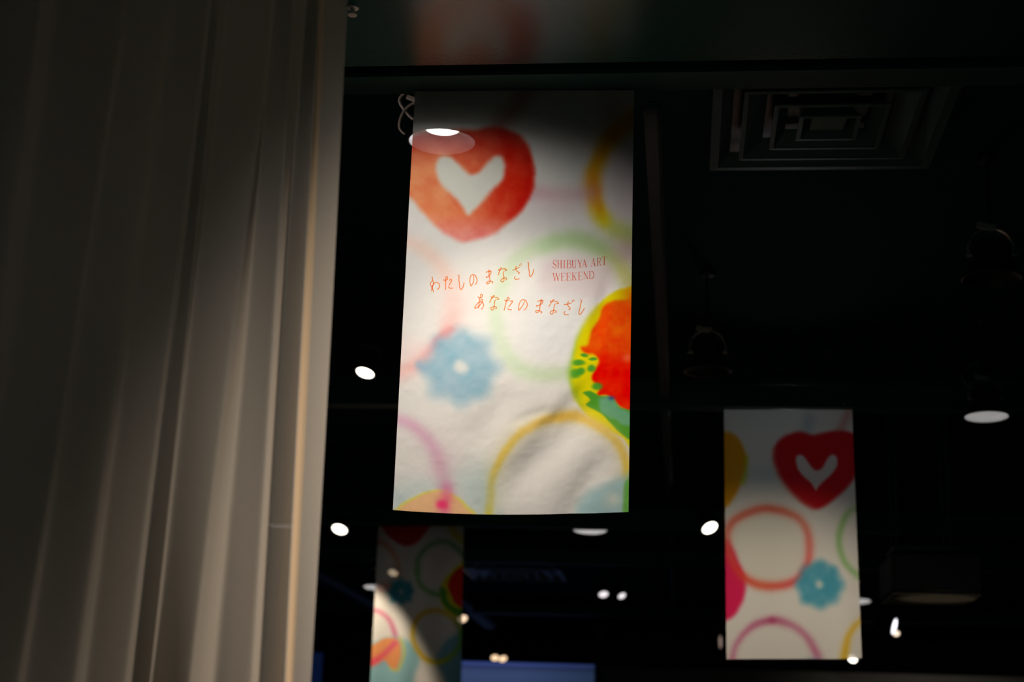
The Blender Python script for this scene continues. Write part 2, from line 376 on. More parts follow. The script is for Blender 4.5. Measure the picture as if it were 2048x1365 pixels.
def art1(X, Y):
    a = Art(X, Y, 4, 1)
    a.mix(np.clip((Y - 700) / 500, 0, .4), (205, 196, 184))  # print warmed and darkened downwards to stand in for fading light
    # reddish stain at the top, darker patches to its right
    a.band([(1055, 180), (1030, 215), (1000, 250)], [(150, 80, 75), (170, 90, 80)], 22, .45)
    a.blob(1225, 225, 40, 45, (150, 90, 80), .35); a.blob(1150, 330, 60, 110, (190, 195, 190), .35)
    # amber ring, upper right
    a.blob(1262, 360, 62, 110, (205, 185, 190), .6)
    a.band([(1270, 235), (1230, 268), (1200, 315), (1186, 360), (1186, 395), (1200, 430), (1230, 458), (1275, 480)],
           [(214, 150, 40), (212, 150, 30), (222, 160, 30), (228, 140, 20), (222, 190, 50), (200, 205, 110), (175, 195, 120)], [20, 19, 17, 17, 19, 20, 24], .95, hard=1.2)
    a.band([(1190, 385), (1200, 420), (1208, 440)], [(230, 130, 10), (225, 165, 0), (220, 205, 30)], 12, .8)
    # mauve band between heart and ring
    a.band([(1060, 385), (1120, 390), (1180, 388)], [(205, 150, 160), (205, 165, 170), (200, 155, 160)], 20, .6)
    a.blob(1120, 420, 60, 20, (215, 185, 190), .4)
    # pale green ring
    g = [(1105, 488), (1060, 500), (1020, 535), (998, 590), (993, 645), (1008, 700), (1045, 738), (1100, 748), (1150, 740), (1205, 700)]
    a.band(g, [(196, 216, 172), (200, 216, 180), (205, 220, 190), (203, 218, 188), (195, 214, 175), (186, 204, 158), (180, 200, 150)], 17, .8, hard=1.15)
    a.band([(1090, 490), (1150, 482), (1205, 500), (1245, 540), (1275, 590)], [(190, 214, 170), (172, 200, 140), (168, 195, 130), (205, 205, 120), (200, 190, 120)], [17, 20, 24, 22, 20], .85, hard=1.1)
    a.blob(1255, 500, 30, 28, (205, 160, 165), .55)
    # pale pink stain behind the latin lines
    a.poly([(1085, 530), (1120, 515), (1200, 518), (1225, 550), (1215, 590), (1180, 600), (1130, 590), (1080, 580)], (216, 192, 194), 14, .55)
    a.blob(1110, 650, 80, 80, (214, 214, 216), .6)
    # salmon ring at the left edge
    a.band([(805, 478), (850, 500), (885, 535), (905, 585), (905, 640), (893, 672)], [(236, 205, 190), (238, 205, 188), (238, 204, 190), (236, 205, 196), (238, 190, 184), (240, 150, 145)], [18, 17, 18, 24, 24, 15], .75)
    a.poly([(868, 678), (900, 655), (912, 660), (890, 678), (874, 682)], (238, 142, 138), 7, .8)
    # heart: red blob with a white heart in it
    hb = [(780, 300), (810, 275), (850, 262), (900, 262), (950, 258), (1000, 257), (1038, 272), (1062, 305), (1068, 345), (1066, 375), (1052, 405), (1040, 425), (1020, 445), (985, 468), (945, 482), (915, 480), (885, 462), (855, 435), (830, 405), (800, 370)]
    n1 = fbm(X, Y, 60, 3)[..., None]; n2 = fbm(X, Y, 26, 7)[..., None]
    tx = np.clip((X - 905) / 120 + (330 - Y) / 500 + n1[..., 0] * .9, 0, 1)[..., None]
    cc = np.array([240., 140, 92]) * (1 - tx) + np.array([214., 34, 14]) * tx
    low = np.clip((Y - 425) / 45, 0, 1)[..., None] * (1 - np.clip((X - 990) / 40, 0, 1))[..., None]
    cc = cc * (1 - low) + np.array([234., 132, 122]) * low
    up = np.clip((340 - Y) / 60, 0, 1)[..., None]; cc = cc * (1 - up * .8) + np.array([212., 62, 46]) * up * .8
    cc = cc + n2 * np.array([14, 50, 40])
    a.poly(hb, cc, 8, .98)
    a.band([(1052, 318), (1057, 345), (1053, 380), (1040, 405), (1022, 428)], [(190, 26, 20), (205, 20, 24), (216, 30, 30)], 9, .4)
    ih = [(872, 335), (882, 316), (900, 316), (918, 332), (932, 345), (946, 348), (960, 342), (974, 326), (988, 313), (1003, 315), (1011, 332), (1006, 356), (990, 376), (966, 400), (948, 416), (936, 428), (924, 412), (906, 390), (888, 370), (876, 354)]
    a.poly(ih, (240, 190, 165), 12, .55); a.poly(ih, (222, 222, 210), 7, .98)
    # blue flower
    a.band([(800, 745), (835, 725), (862, 700), (872, 690)], [(236, 190, 182), (240, 160, 155), (236, 130, 140)], [20, 16, 13], .8)
    a.blob(820, 700, 30, 25, (238, 205, 198), .5)
    a.flower(922, 733, 72, (143, 177, 192), 8, 15, (224, 218, 208), .30, .92, amp=.07)
    a.band([(838, 728), (850, 735)], [(143, 175, 195)], 9, .7)
    # planet at the right edge
    k = Art(X, Y, 3, 21, base=(222, 208, 8))
    red = [(1290, 590), (1255, 600), (1225, 605), (1207, 618), (1200, 640), (1185, 662), (1178, 690), (1165, 697), (1172, 706), (1188, 708), (1198, 722), (1190, 745), (1186, 760), (1200, 775), (1196, 790), (1212, 790), (1225, 800), (1240, 812), (1262, 822), (1300, 830)]
    t = np.clip((Y - 690) / 40, 0, 1)[..., None]; rc = np.array([232., 84, 8]) * (1 - t) + np.array([232., 22, 0]) * t; rc = rc + fbm(X, Y, 22, 31)[..., None] * np.array([6, 70, 6])
    k.poly(red, (232, 120, 10), 8, 1); k.poly(red, rc, 4, 1)
    k.blob(1265, 590, 22, 20, (226, 120, 10), .8)
    k.blob(1256, 716, 12, 8, (238, 110, 70), .7)
    gr = (70, 150, 42)
    k.poly([(1168, 785), (1182, 782), (1200, 792), (1222, 796), (1240, 815), (1265, 825), (1265, 880), (1245, 872), (1225, 850), (1205, 830), (1188, 822), (1172, 812), (1180, 800)], gr, 3, .95)
    k.poly([(1198, 800), (1212, 794), (1226, 798), (1240, 815), (1262, 826), (1262, 850), (1245, 850), (1232, 840), (1215, 832), (1200, 822)], (110, 165, 140), 6, .8)
    k.blob(1222, 797, 7, 4, (40, 60, 150), .7)
    for x, y, rx, ry in ((1158, 726, 12, 5), (1150, 746, 12, 8), (1163, 742, 8, 6), (1184, 738, 7, 7), (1195, 773, 9, 6), (1170, 711, 6, 3), (1186, 718, 7, 3)): k.blob(x, y, rx * 1.2, ry * 1.2, gr, .95, 2.2)
    k.blob(1150, 800, 14, 30, (130, 175, 40), .6)
    disc = [(1300, 562), (1258, 574), (1222, 590), (1192, 615), (1168, 650), (1152, 685), (1142, 725), (1142, 765), (1152, 800), (1165, 822), (1190, 845), (1215, 860), (1245, 878), (1280, 905), (1420, 905), (1420, 562)]
    D, T, ins = a.seg(disc, True); sd = np.where(ins, D, -D); t = np.clip(sd / 9 + .5, 0, 1); t = (t * t * (3 - 2 * t))[..., None]
    a.c = a.c * (1 - t) + k.c * t
    a.band(disc[3:9], [(215, 205, 80), (180, 200, 90), (140, 185, 70), (200, 200, 60)], 6, .55)
    # yellow ring at the bottom
    yr = [(982, 1040), (978, 1000), (985, 950), (1004, 908), (1035, 870), (1075, 845), (1125, 833), (1165, 838), (1205, 858), (1235, 890), (1252, 930), (1258, 985), (1258, 1030)]
    a.band(yr, [(222, 208, 130), (222, 204, 150), (222, 205, 150)], 24, .35)
    a.band(yr, [(226, 206, 0), (220, 182, 40), (222, 190, 80), (224, 192, 90), (228, 192, 100), (224, 178, 70), (226, 188, 90), (224, 190, 96), (222, 188, 90), (220, 190, 50), (222, 206, 20)], [10, 9, 9, 9, 10, 13, 11, 10, 10, 9, 9], .92, hard=1.2)
    # magenta ring at the lower left
    a.band([(780, 838), (812, 845), (845, 868), (872, 905), (888, 950), (893, 985)], [(222, 170, 196), (215, 165, 185), (206, 158, 178), (200, 146, 165), (204, 145, 165)], [11, 14, 17, 18, 16], .8)
    a.blob(885, 935, 32, 60, (222, 190, 196), .35)
    # peach dome with teal halo
    a.blob(960, 985, 34, 60, (172, 192, 188), .7); a.blob(930, 960, 40, 34, (185, 200, 194), .5); a.blob(800, 1000, 36, 32, (178, 198, 195), .7); a.blob(850, 970, 40, 20, (190, 204, 198), .6)
    dome = [(770, 1040), (795, 1015), (820, 995), (850, 982), (880, 976), (910, 984), (932, 1000), (944, 1040)]
    a.poly(dome, (222, 205, 80), 4, .85); a.poly([(x + (860 - x) * .05, y + 4) for x, y in dome], (232, 180, 134), 4, .95)
    a.band([(893, 970), (892, 990), (888, 1010), (892, 1035)], [(208, 140, 165), (232, 110, 130), (232, 100, 128), (215, 150, 180)], [14, 15, 15, 15], .85)
    a.blob(884, 1005, 13, 9, (240, 62, 112), .95, 1.5)
    # teal at the lower right
    a.poly([(1165, 1040), (1155, 1012), (1175, 985), (1210, 968), (1245, 955), (1275, 950), (1275, 1040)], (152, 184, 184), 16, .9)
    a.blob(1226, 998, 16, 13, (205, 205, 190), .75)
    a.poly([(1248, 975), (1256, 960), (1280, 950), (1280, 1045), (1250, 1045), (1247, 1010)], (98, 165, 62), 5, .9)
    a.blob(1000, 1030, 10, 18, (170, 195, 195), .5)
    return a.out()

def art2(X, Y):
    a = Art(X, Y, 2.5, 5, base=(222, 218, 210))
    a.blob(1530, 835, 60, 30, (200, 215, 210), .5)
    a.band([(1700, 815), (1685, 850), (1672, 868)], [(200, 120, 110), (205, 110, 100)], 9, .5)
    a.band([(1620, 840), (1612, 866)], [(150, 170, 175)], 14, .5)
    a.poly([(1400, 875), (1450, 864), (1475, 875), (1490, 905), (1494, 925), (1488, 955), (1472, 990), (1450, 1012), (1400, 1010)], (224, 150, 20), 6, .95)
    a.band([(1492, 915), (1493, 945), (1486, 965)], [(190, 200, 30)], 5, .7)
    a.blob(1530, 950, 40, 20, (190, 205, 205), .5)
    a.poly([(1548, 905), (1556, 883), (1575, 869), (1600, 864), (1628, 870), (1655, 864), (1685, 862), (1710, 872), (1722, 900), (1715, 940), (1695, 975), (1665, 1002), (1642, 1016), (1622, 1014), (1596, 996), (1572, 968), (1556, 940)], (206, 30, 38), 6, .97)
    a.band([(1550, 900), (1556, 940), (1580, 980), (1625, 1016)], [(210, 110, 90)], 6, .4)
    a.poly([(1592, 922), (1596, 912), (1606, 912), (1616, 924), (1626, 936), (1634, 940), (1644, 936), (1654, 920), (1664, 910), (1673, 914), (1674, 930), (1664, 948), (1648, 962), (1638, 972), (1634, 979), (1624, 966), (1608, 952), (1597, 938)], (215, 212, 206), 3.5, .95)
    # red pink mass at the left edge
    a.poly([(1400, 1070), (1455, 1082), (1475, 1110), (1490, 1150), (1492, 1185), (1480, 1215), (1455, 1240), (1400, 1245)], (222, 30, 84), 7, .95)
    a.poly([(1470, 1050), (1500, 1032), (1540, 1026), (1580, 1040), (1602, 1075), (1604, 1115), (1585, 1150), (1545, 1166), (1505, 1155), (1475, 1120), (1464, 1085)], (214, 210, 196), 9, .8)
    ring = [(1454, 1075), (1464, 1045), (1492, 1026), (1535, 1017), (1578, 1024), (1608, 1048), (1620, 1085), (1616, 1125), (1592, 1160), (1555, 1172), (1515, 1168), (1484, 1150), (1462, 1118)]
    a.band(ring, [(222, 120, 96), (222, 106, 84), (216, 96, 74), (222, 130, 110), (228, 110, 100), (226, 80, 80), (224, 90, 60), (228, 70, 60), (222, 96, 80)], 10, .85, closed=True)
    a.flower(1640, 1168, 46, (78, 160, 184), 8, 8, (205, 214, 205), .26, .95, amp=.045)
    a.band([(1728, 1012), (1700, 1022), (1684, 1052), (1678, 1085), (1690, 1120), (1714, 1148), (1730, 1158)], [(190, 210, 170), (150, 190, 120), (146, 190, 122), (150, 192, 125), (160, 196, 140)], 7, .85)
    a.band([(1462, 1340), (1466, 1310), (1482, 1275), (1510, 1250), (1545, 1240), (1580, 1248), (1612, 1270), (1632, 1300), (1638, 1330)], [(208, 120, 150), (206, 140, 165), (200, 110, 145), (186, 86, 122), (200, 130, 155), (200, 120, 150), (196, 96, 140)], [9, 8, 8, 9, 9, 9, 11], .85)
    a.blob(1545, 1239, 9, 6, (180, 70, 115), .7)
    a.band([(1730, 1235), (1708, 1255), (1694, 1285), (1688, 1330)], [(225, 190, 90), (224, 182, 60), (224, 180, 40)], [7, 8, 9], .9)
    a.blob(1628, 1318, 18, 8, (170, 190, 200), .5)
    return a.out()

def art3(X, Y):
    a = Art(X, Y, 2, 8, base=(222, 216, 206))
    a.blob(812, 1040, 120, 24, (215, 190, 185), .5)
    a.poly([(762, 1040), (770, 1062), (786, 1078), (810, 1091), (832, 1084), (850, 1066), (862, 1040)], (206, 36, 32), 4, .97)
    a.poly([(798, 1040), (803, 1050), (808, 1056), (814, 1050), (820, 1040)], (210, 130, 90), 3, .7)
    a.band([(900, 1040), (905, 1060), (918, 1076), (932, 1085)], [(224, 170, 40), (222, 190, 50), (190, 195, 80)], 7, .85)
    a.band([(752, 1080), (772, 1088), (790, 1108), (798, 1135), (796, 1155)], [(226, 130, 100), (226, 150, 120), (230, 180, 150)], 6, .75)
    a.band([(835, 1140), (840, 1110), (862, 1088), (890, 1082), (915, 1095), (928, 1110)], [(110, 165, 100), (120, 170, 110), (110, 160, 95)], 6, .85)
    a.band([(835, 1140), (842, 1165), (862, 1182), (885, 1186)], [(125, 180, 105), (110, 170, 90)], 6, .85)
    a.blob(878, 1130, 26, 32, (215, 195, 192), .5)
    a.flower(802, 1180, 25, (60, 150, 170), 8, 5, (190, 205, 200), .3, .95, amp=.06)
    a.band([(762, 1170), (776, 1168)], [(232, 130, 110)], 9, .6)
    a.poly([(940, 1125), (915, 1130), (898, 1145), (885, 1165), (880, 1190), (888, 1212), (910, 1230), (940, 1240)], (208, 196, 20), 4, .95)
    a.poly([(940, 1135), (912, 1140), (900, 1155), (896, 1172), (904, 1190), (912, 1205), (940, 1212)], (216, 40, 10), 3, .97)
    a.poly([(880, 1172), (892, 1178), (894, 1196), (910, 1212), (940, 1222), (940, 1240), (905, 1222), (884, 1200)], (60, 150, 50), 3, .8)
    a.band([(740, 1218), (758, 1220), (778, 1236), (790, 1262), (794, 1290), (786, 1310), (762, 1325)], [(226, 130, 150), (216, 130, 150), (200, 110, 140), (206, 110, 130), (230, 90, 120)], [5, 5, 6, 6, 7, 7], .85)
    # teal ground at the bottom
    a.poly([(730, 1300), (760, 1278), (800, 1272), (830, 1290), (842, 1320), (830, 1350), (815, 1400), (730, 1400)], (140, 190, 196), 9, .9)
    a.poly([(940, 1262), (905, 1270), (884, 1290), (876, 1320), (886, 1345), (905, 1380), (940, 1390)], (110, 170, 190), 8, .9)
    a.poly([(735, 1296), (752, 1282), (776, 1272), (796, 1276), (802, 1296), (800, 1318), (792, 1336), (780, 1330), (768, 1318), (752, 1326), (738, 1328)], (238, 150, 90), 3.5, .95)
    a.band([(800, 1272), (808, 1300), (796, 1338), (782, 1334)], [(225, 200, 60)], 3, .6)
    a.band([(742, 1322), (765, 1308), (790, 1282)], [(240, 70, 110), (236, 90, 110), (220, 90, 130)], [8, 7, 6], .85)
    ring = [(826, 1262), (832, 1240), (850, 1223), (876, 1218), (900, 1228), (918, 1250), (922, 1280), (910, 1305), (884, 1322), (858, 1318), (838, 1300), (828, 1280)]
    a.band(ring, [(224, 190, 50), (226, 176, 60), (222, 178, 60), (222, 190, 60), (120, 175, 80), (120, 175, 70), (216, 208, 30), (228, 180, 40), (222, 184, 60), (222, 190, 50)], 5.5, .92, closed=True)
    return a.out()

def relief1(U, V):
    r = .010 * np.sin(U * 5.2 + .6) * V + .006 * (fbm(U * 100, V * 190, 45, 77) * 2) * (.3 + V)
    # diagonal creases in the lower right
    def crease(x0, y0, x1, y1, A, wd):
        ax, ay, bx, by = x0 * .92, y0 * 1.78, x1 * .92, y1 * 1.78; dx, dy = bx - ax, by - ay; l = math.hypot(dx, dy); dx /= l; dy /= l
        px_, py_ = U * .92 - ax, V * 1.78 - ay; p_ = (px_ * dx + py_ * dy) / l; q = px_ * -dy + py_ * dx
        q = q + .02 * fbm(U * 100, V * 190, 18, 91)
        return A * np.exp(-(q / wd) ** 2) * np.exp(-((p_ - .5) / .42) ** 4)
    r = r + crease(.47, .97, .86, .74, -.022, .075) + crease(.62, .83, .84, .70, -.005, .03) + crease(.48, .80, .68, .765, -.004, .024)
    r = r + crease(.84, .62, .90, .46, -.006, .03) + crease(.30, .86, .52, .72, -.010, .07) + crease(.70, 1.05, .90, .86, -.010, .05)
    r = r + .0007 * fbm(U * 100, V * 190, 3.0, 12, 2) * 2
    return r * np.minimum(1, V * 8)
def relief2(U, V): return (.03 * np.sin(U * 6.5 + 2.4) * V + .008 * np.sin(U * 13 + V * 3)) * np.minimum(1, V * 5)
def relief3(U, V): return (.03 * np.sin(U * 5.5 + 1) * V + .01 * np.sin(U * 17 + V * 2)) * np.minimum(1, V * 5)

B1 = Banner([(830, 183), (1268, 181), (785, 1020), (1257, 1025)], 4.25, 300, 560, .014, relief1, art1,
            'large sharp near banner with red heart, lettering and a yellow rimmed red circle', 1)
B2 = Banner([(1448, 820), (1704, 820), (1453, 1319), (1724, 1317)], ZB2, 150, 270, .004, relief2, art2,
            'blurred right banner with dark red heart and pink patch at its left edge', 2)
B3 = Banner([(757, 1053), (928, 1053), (736, 1408), (921, 1408)], ZB3, 120, 220, .0, relief3, art3,
            'blurred far banner low in the picture, its heart cut off at the top', 3)

# lettering of the near banner: handwritten kana strokes and a slim serif line
def Z(ox, oy, strokes, wd):
    return [(catmull([(ox + x / 17.07, oy + y / 17.07) for x, y in p], 6), wd) for p in strokes]
k1 = [
 [(238, 715), (262, 850), (284, 940), (268, 1030), (240, 1110), (215, 1220)],
 [(252, 870), (200, 925), (180, 980), (205, 1040), (245, 1110), (268, 1180), (290, 1255)],
 [(230, 1140), (262, 1020), (310, 955), (385, 922), (450, 945), (492, 1000), (490, 1070), (460, 1130), (420, 1175)],
 [(625, 825), (665, 850), (720, 838), (765, 810), (770, 765), (745, 722), (715, 735), (708, 830), (706, 950), (700, 1168)],
 [(825, 852), (870, 818), (912, 838), (885, 905), (815, 1020)],
 [(800, 1050), (822, 1092), (870, 1115), (952, 1105)],
 [(1120, 655), (1160, 700), (1156, 850), (1178, 960), (1182, 1080), (1218, 1155), (1262, 1130), (1310, 1045), (1335, 918)],
 [(1665, 680), (1665, 850), (1640, 940), (1585, 1035), (1555, 1000), (1535, 890), (1542, 760), (1578, 685), (1640, 655), (1705, 675), (1755, 745), (1785, 850), (1770, 920), (1728, 992)]]
k2 = [
 [(200, 582), (290, 548), (370, 518)], [(305, 490), (310, 600), (325, 720), (345, 850), (345, 905), (310, 950), (255, 970), (225, 940), (265, 900), (335, 878), (405, 890), (442, 915), (415, 965)],
 [(212, 712), (225, 755), (300, 710), (360, 650), (382, 590), (372, 540), (335, 575)],
 [(625, 480), (668, 520), (735, 475), (742, 435), (712, 445), (680, 520), (655, 600), (635, 688)],
 [(772, 488), (825, 458), (880, 475), (920, 508), (845, 532)],
 [(812, 545), (800, 620), (818, 750), (828, 850), (792, 905), (738, 895), (715, 858), (760, 812), (830, 772), (890, 770), (918, 800), (885, 848)],
 [(1120, 520), (1240, 465), (1358, 408)], [(1240, 370), (1235, 450), (1258, 530), (1310, 575), (1352, 600), (1308, 648)],
 [(1208, 722), (1185, 780), (1235, 828), (1362, 805)], [(1350, 328), (1370, 352), (1392, 375)], [(1398, 283), (1412, 303), (1428, 325)],
 [(1632, 238), (1668, 290), (1668, 430), (1688, 560), (1694, 680), (1728, 736), (1775, 700), (1815, 615), (1842, 480)]]
k3 = [
 [(278, 292), (300, 338), (345, 345), (405, 318), (430, 265), (400, 208), (368, 245), (348, 330), (325, 430), (312, 560), (295, 692)],
 [(385, 470), (372, 425), (412, 382), (438, 430), (408, 500), (350, 575), (275, 655), (180, 690), (175, 650), (230, 560), (305, 490), (380, 475), (440, 505), (472, 565), (462, 635), (430, 690), (372, 722)],
 [(718, 298), (755, 340), (825, 305), (832, 262), (800, 280), (750, 350), (712, 425), (675, 502)],
 [(855, 332), (910, 322), (960, 350), (988, 388), (915, 395)],
 [(872, 400), (850, 470), (835, 600), (822, 700), (772, 755), (720, 718), (720, 682), (780, 652), (850, 640), (900, 655), (914, 685), (868, 718)],
 [(1190, 405), (1218, 442), (1280, 440), (1335, 410), (1342, 360), (1310, 325), (1280, 370), (1245, 480), (1212, 620), (1175, 772)],
 [(1372, 472), (1430, 445), (1465, 468), (1428, 530), (1325, 658)], [(1305, 688), (1305, 725), (1350, 748), (1437, 748)],
 [(1872, 440), (1850, 520), (1790, 630), (1690, 760), (1668, 728), (1680, 600), (1712, 500), (1778, 425), (1855, 412), (1920, 448), (1955, 530), (1960, 610), (1920, 705), (1842, 768)]]
k4 = [
 [(258, 468), (350, 452), (455, 438)], [(396, 388), (382, 480), (358, 600), (335, 760), (310, 820), (250, 850), (202, 828), (222, 792), (325, 788), (390, 818), (415, 850), (368, 882)],
 [(242, 592), (240, 638), (330, 600), (410, 550), (445, 500), (440, 452), (392, 480)],
 [(695, 448), (730, 500), (815, 455), (815, 420), (775, 455), (730, 520), (692, 590), (655, 658)],
 [(845, 490), (905, 480), (950, 510), (982, 550), (905, 552)],
 [(870, 558), (840, 640), (812, 790), (788, 890), (740, 912), (695, 858), (735, 810), (830, 790), (890, 800), (908, 830), (850, 878)],
 [(1165, 597), (1280, 580), (1432, 535)], [(1322, 472), (1298, 560), (1312, 640), (1372, 705), (1382, 740), (1318, 768)],
 [(1212, 818), (1170, 890), (1212, 935), (1338, 940)], [(1440, 452), (1458, 478), (1480, 508)], [(1495, 428), (1505, 448), (1515, 472)],
 [(1733, 422), (1765, 480), (1732, 600), (1714, 720), (1682, 850), (1688, 930), (1740, 915), (1800, 830), (1868, 708)]]
B1.ribbons(Z(850, 510, k1, 1.9), 'lettering', M['ink'])['label'] = 'orange handwritten first word of the upper line'
B1.ribbons(Z(960, 510, k2, 1.9), 'lettering', M['ink'])['label'] = 'orange handwritten second word of the upper line'
B1.ribbons(Z(940, 575, k3, 1.9) + Z(1060, 575, k4, 1.9), 'lettering', M['ink'])['label'] = 'orange red handwritten lower line of lettering'
TK, TN = 1.55, .55
def arc(cx, cy, rx, ry, a0, a1, n=14):
    return [(cx + rx * math.cos(math.radians(a0 + (a1 - a0) * i / n)), cy + ry * math.sin(math.radians(a0 + (a1 - a0) * i / n))) for i in range(n + 1)]
def ser(x, y, w_=.16): return ([(x - w_, y), (x + w_, y)], TN)
GL = {  # strokes in a unit box, y up
 'S': [([(.93, .70), (.93, .97)], TN), ([(.93, .78), (.75, .96), (.48, 1), (.2, .93), (.08, .76), (.2, .6)], .8), ([(.12, .68), (.35, .54), (.66, .42), (.88, .28)], 1.6), ([(.9, .3), (.85, .1), (.6, 0), (.3, .03), (.07, .22)], .8), ([(.05, .3), (.05, .02)], TN)],
 'H': [([(.2, 0), (.2, 1)], TK), ([(.82, 0), (.82, 1)], TK), ([(.2, .53), (.82, .53)], TN), ser(.2, 0), ser(.2, 1), ser(.82, 0), ser(.82, 1)],
 'I': [([(.5, 0), (.5, 1)], TK), ser(.5, 0, .45), ser(.5, 1, .45)],
 'B': [([(.22, 0), (.22, 1)], TK), ([(.05, 1), (.6, 1)], TN), ([(.22, .53), (.6, .53)], TN), ([(.05, 0), (.6, 0)], TN), (arc(.58, .765, .26, .235, 88, -88), 1.1), (arc(.6, .265, .34, .265, 88, -88), 1.2)],
 'U': [([(.2, 1), (.2, .25), (.27, .08), (.45, 0), (.62, .0), (.76, .08), (.84, .25)], 1.15), ([(.2, .3), (.2, 1)], TK), ([(.84, .22), (.84, 1)], TN), ser(.2, 1), ser(.84, 1, .14)],
 'Y': [([(.12, 1), (.52, .42)], TK), ([(.88, 1), (.52, .42)], TN), ([(.52, .45), (.52, 0)], TK), ser(.12, 1), ser(.88, 1, .13), ser(.52, 0, .2)],
 'A': [([(.12, 0), (.5, .97)], TN), ([(.5, 1), (.86, 0)], TK), ([(.25, .32), (.75, .32)], TN), ser(.12, 0, .13), ser(.86, 0, .16)],
 'R': [([(.2, 0), (.2, 1)], TK), ([(.05, 1), (.55, 1)], TN), ([(.2, .5), (.55, .5)], TN), (arc(.53, .75, .3, .25, 88, -88), 1.15), ([(.55, .5), (.68, .4), (.74, .12), (.85, .02), (1, .04)], 1.1), ser(.2, 0)],
 'T': [([(.5, 0), (.5, 1)], TK), ([(.03, 1), (.97, 1)], TN), ([(.03, 1.0), (.03, .78)], TN), ([(.97, 1.0), (.97, .78)], TN), ser(.5, 0, .25)],
 'W': [([(.1, 1), (.31, 0)], TK), ([(.52, 1), (.31, 0)], TN), ([(.49, 1), (.71, 0)], TK), ([(.93, 1), (.71, 0)], TN), ser(.1, 1, .1), ser(.49, 1, .1), ser(.93, 1, .08)],
 'E': [([(.2, 0), (.2, 1)], TK), ([(.03, 1), (.9, 1)], TN), ([(.2, .52), (.65, .52)], TN), ([(.03, 0), (.92, 0)], TN), ([(.9, 1), (.92, .76)], TN), ([(.92, 0), (.97, .26)], TN), ([(.65, .4), (.65, .64)], TN)],
 'K': [([(.2, 0), (.2, 1)], TK), ([(.86, 1), (.22, .42)], TN), ([(.42, .6), (.86, 0)], TK), ser(.2, 0), ser(.2, 1), ser(.86, 1, .14), ser(.88, 0, .13)],
 'N': [([(.15, 0), (.15, 1)], TN), ([(.15, 1), (.85, 0)], TK), ([(.85, 0), (.85, 1)], TN), ser(.12, 1, .12), ser(.15, 0, .14), ser(.85, 1, .14)],
 'D': [([(.2, 0), (.2, 1)], TK), ([(.03, 1), (.45, 1)], TN), ([(.03, 0), (.45, 0)], TN), (arc(.42, .5, .5, .5, 88, -88), 1.25)],
}
lat = []
for ch, x0, x1, yt, yb in [('S', 135, 270, 355, 635), ('H', 290, 452, 360, 632), ('I', 500, 558, 360, 630), ('B', 605, 770, 358, 630), ('U', 780, 948, 358, 630), ('Y', 975, 1150, 352, 612), ('A', 1130, 1302, 345, 605), ('A', 1435, 1597, 305, 575), ('R', 1635, 1790, 285, 550), ('T', 1798, 1980, 250, 525),
                           ('W', 130, 395, 795, 1065), ('E', 408, 575, 793, 1058), ('E', 595, 760, 790, 1053), ('K', 785, 955, 785, 1048), ('E', 1000, 1165, 772, 1035), ('N', 1180, 1350, 755, 1010), ('D', 1365, 1552, 738, 1003)]:
    for pts, wd in GL[ch]:
        slope = -.11 if x0 > 1300 and yt < 700 else (-.06 if x0 > 980 else 0)
        P = [(1098 + (x0 + (x1 - x0) * x) / 17.07, 500 + (yb + (yt - yb) * y + slope * (x1 - x0) * (x - .5)) / 17.07) for x, y in pts]
        if len(P) > 3: P = catmull(P, 3)
        elif len(P) == 2: P = [P[0], ((P[0][0] + P[1][0]) / 2, (P[0][1] + P[1][1]) / 2), P[1]]
        lat.append((P, wd))
B1.ribbons(lat, 'lettering', M['ink2'])['label'] = 'red serif capitals in two lines'

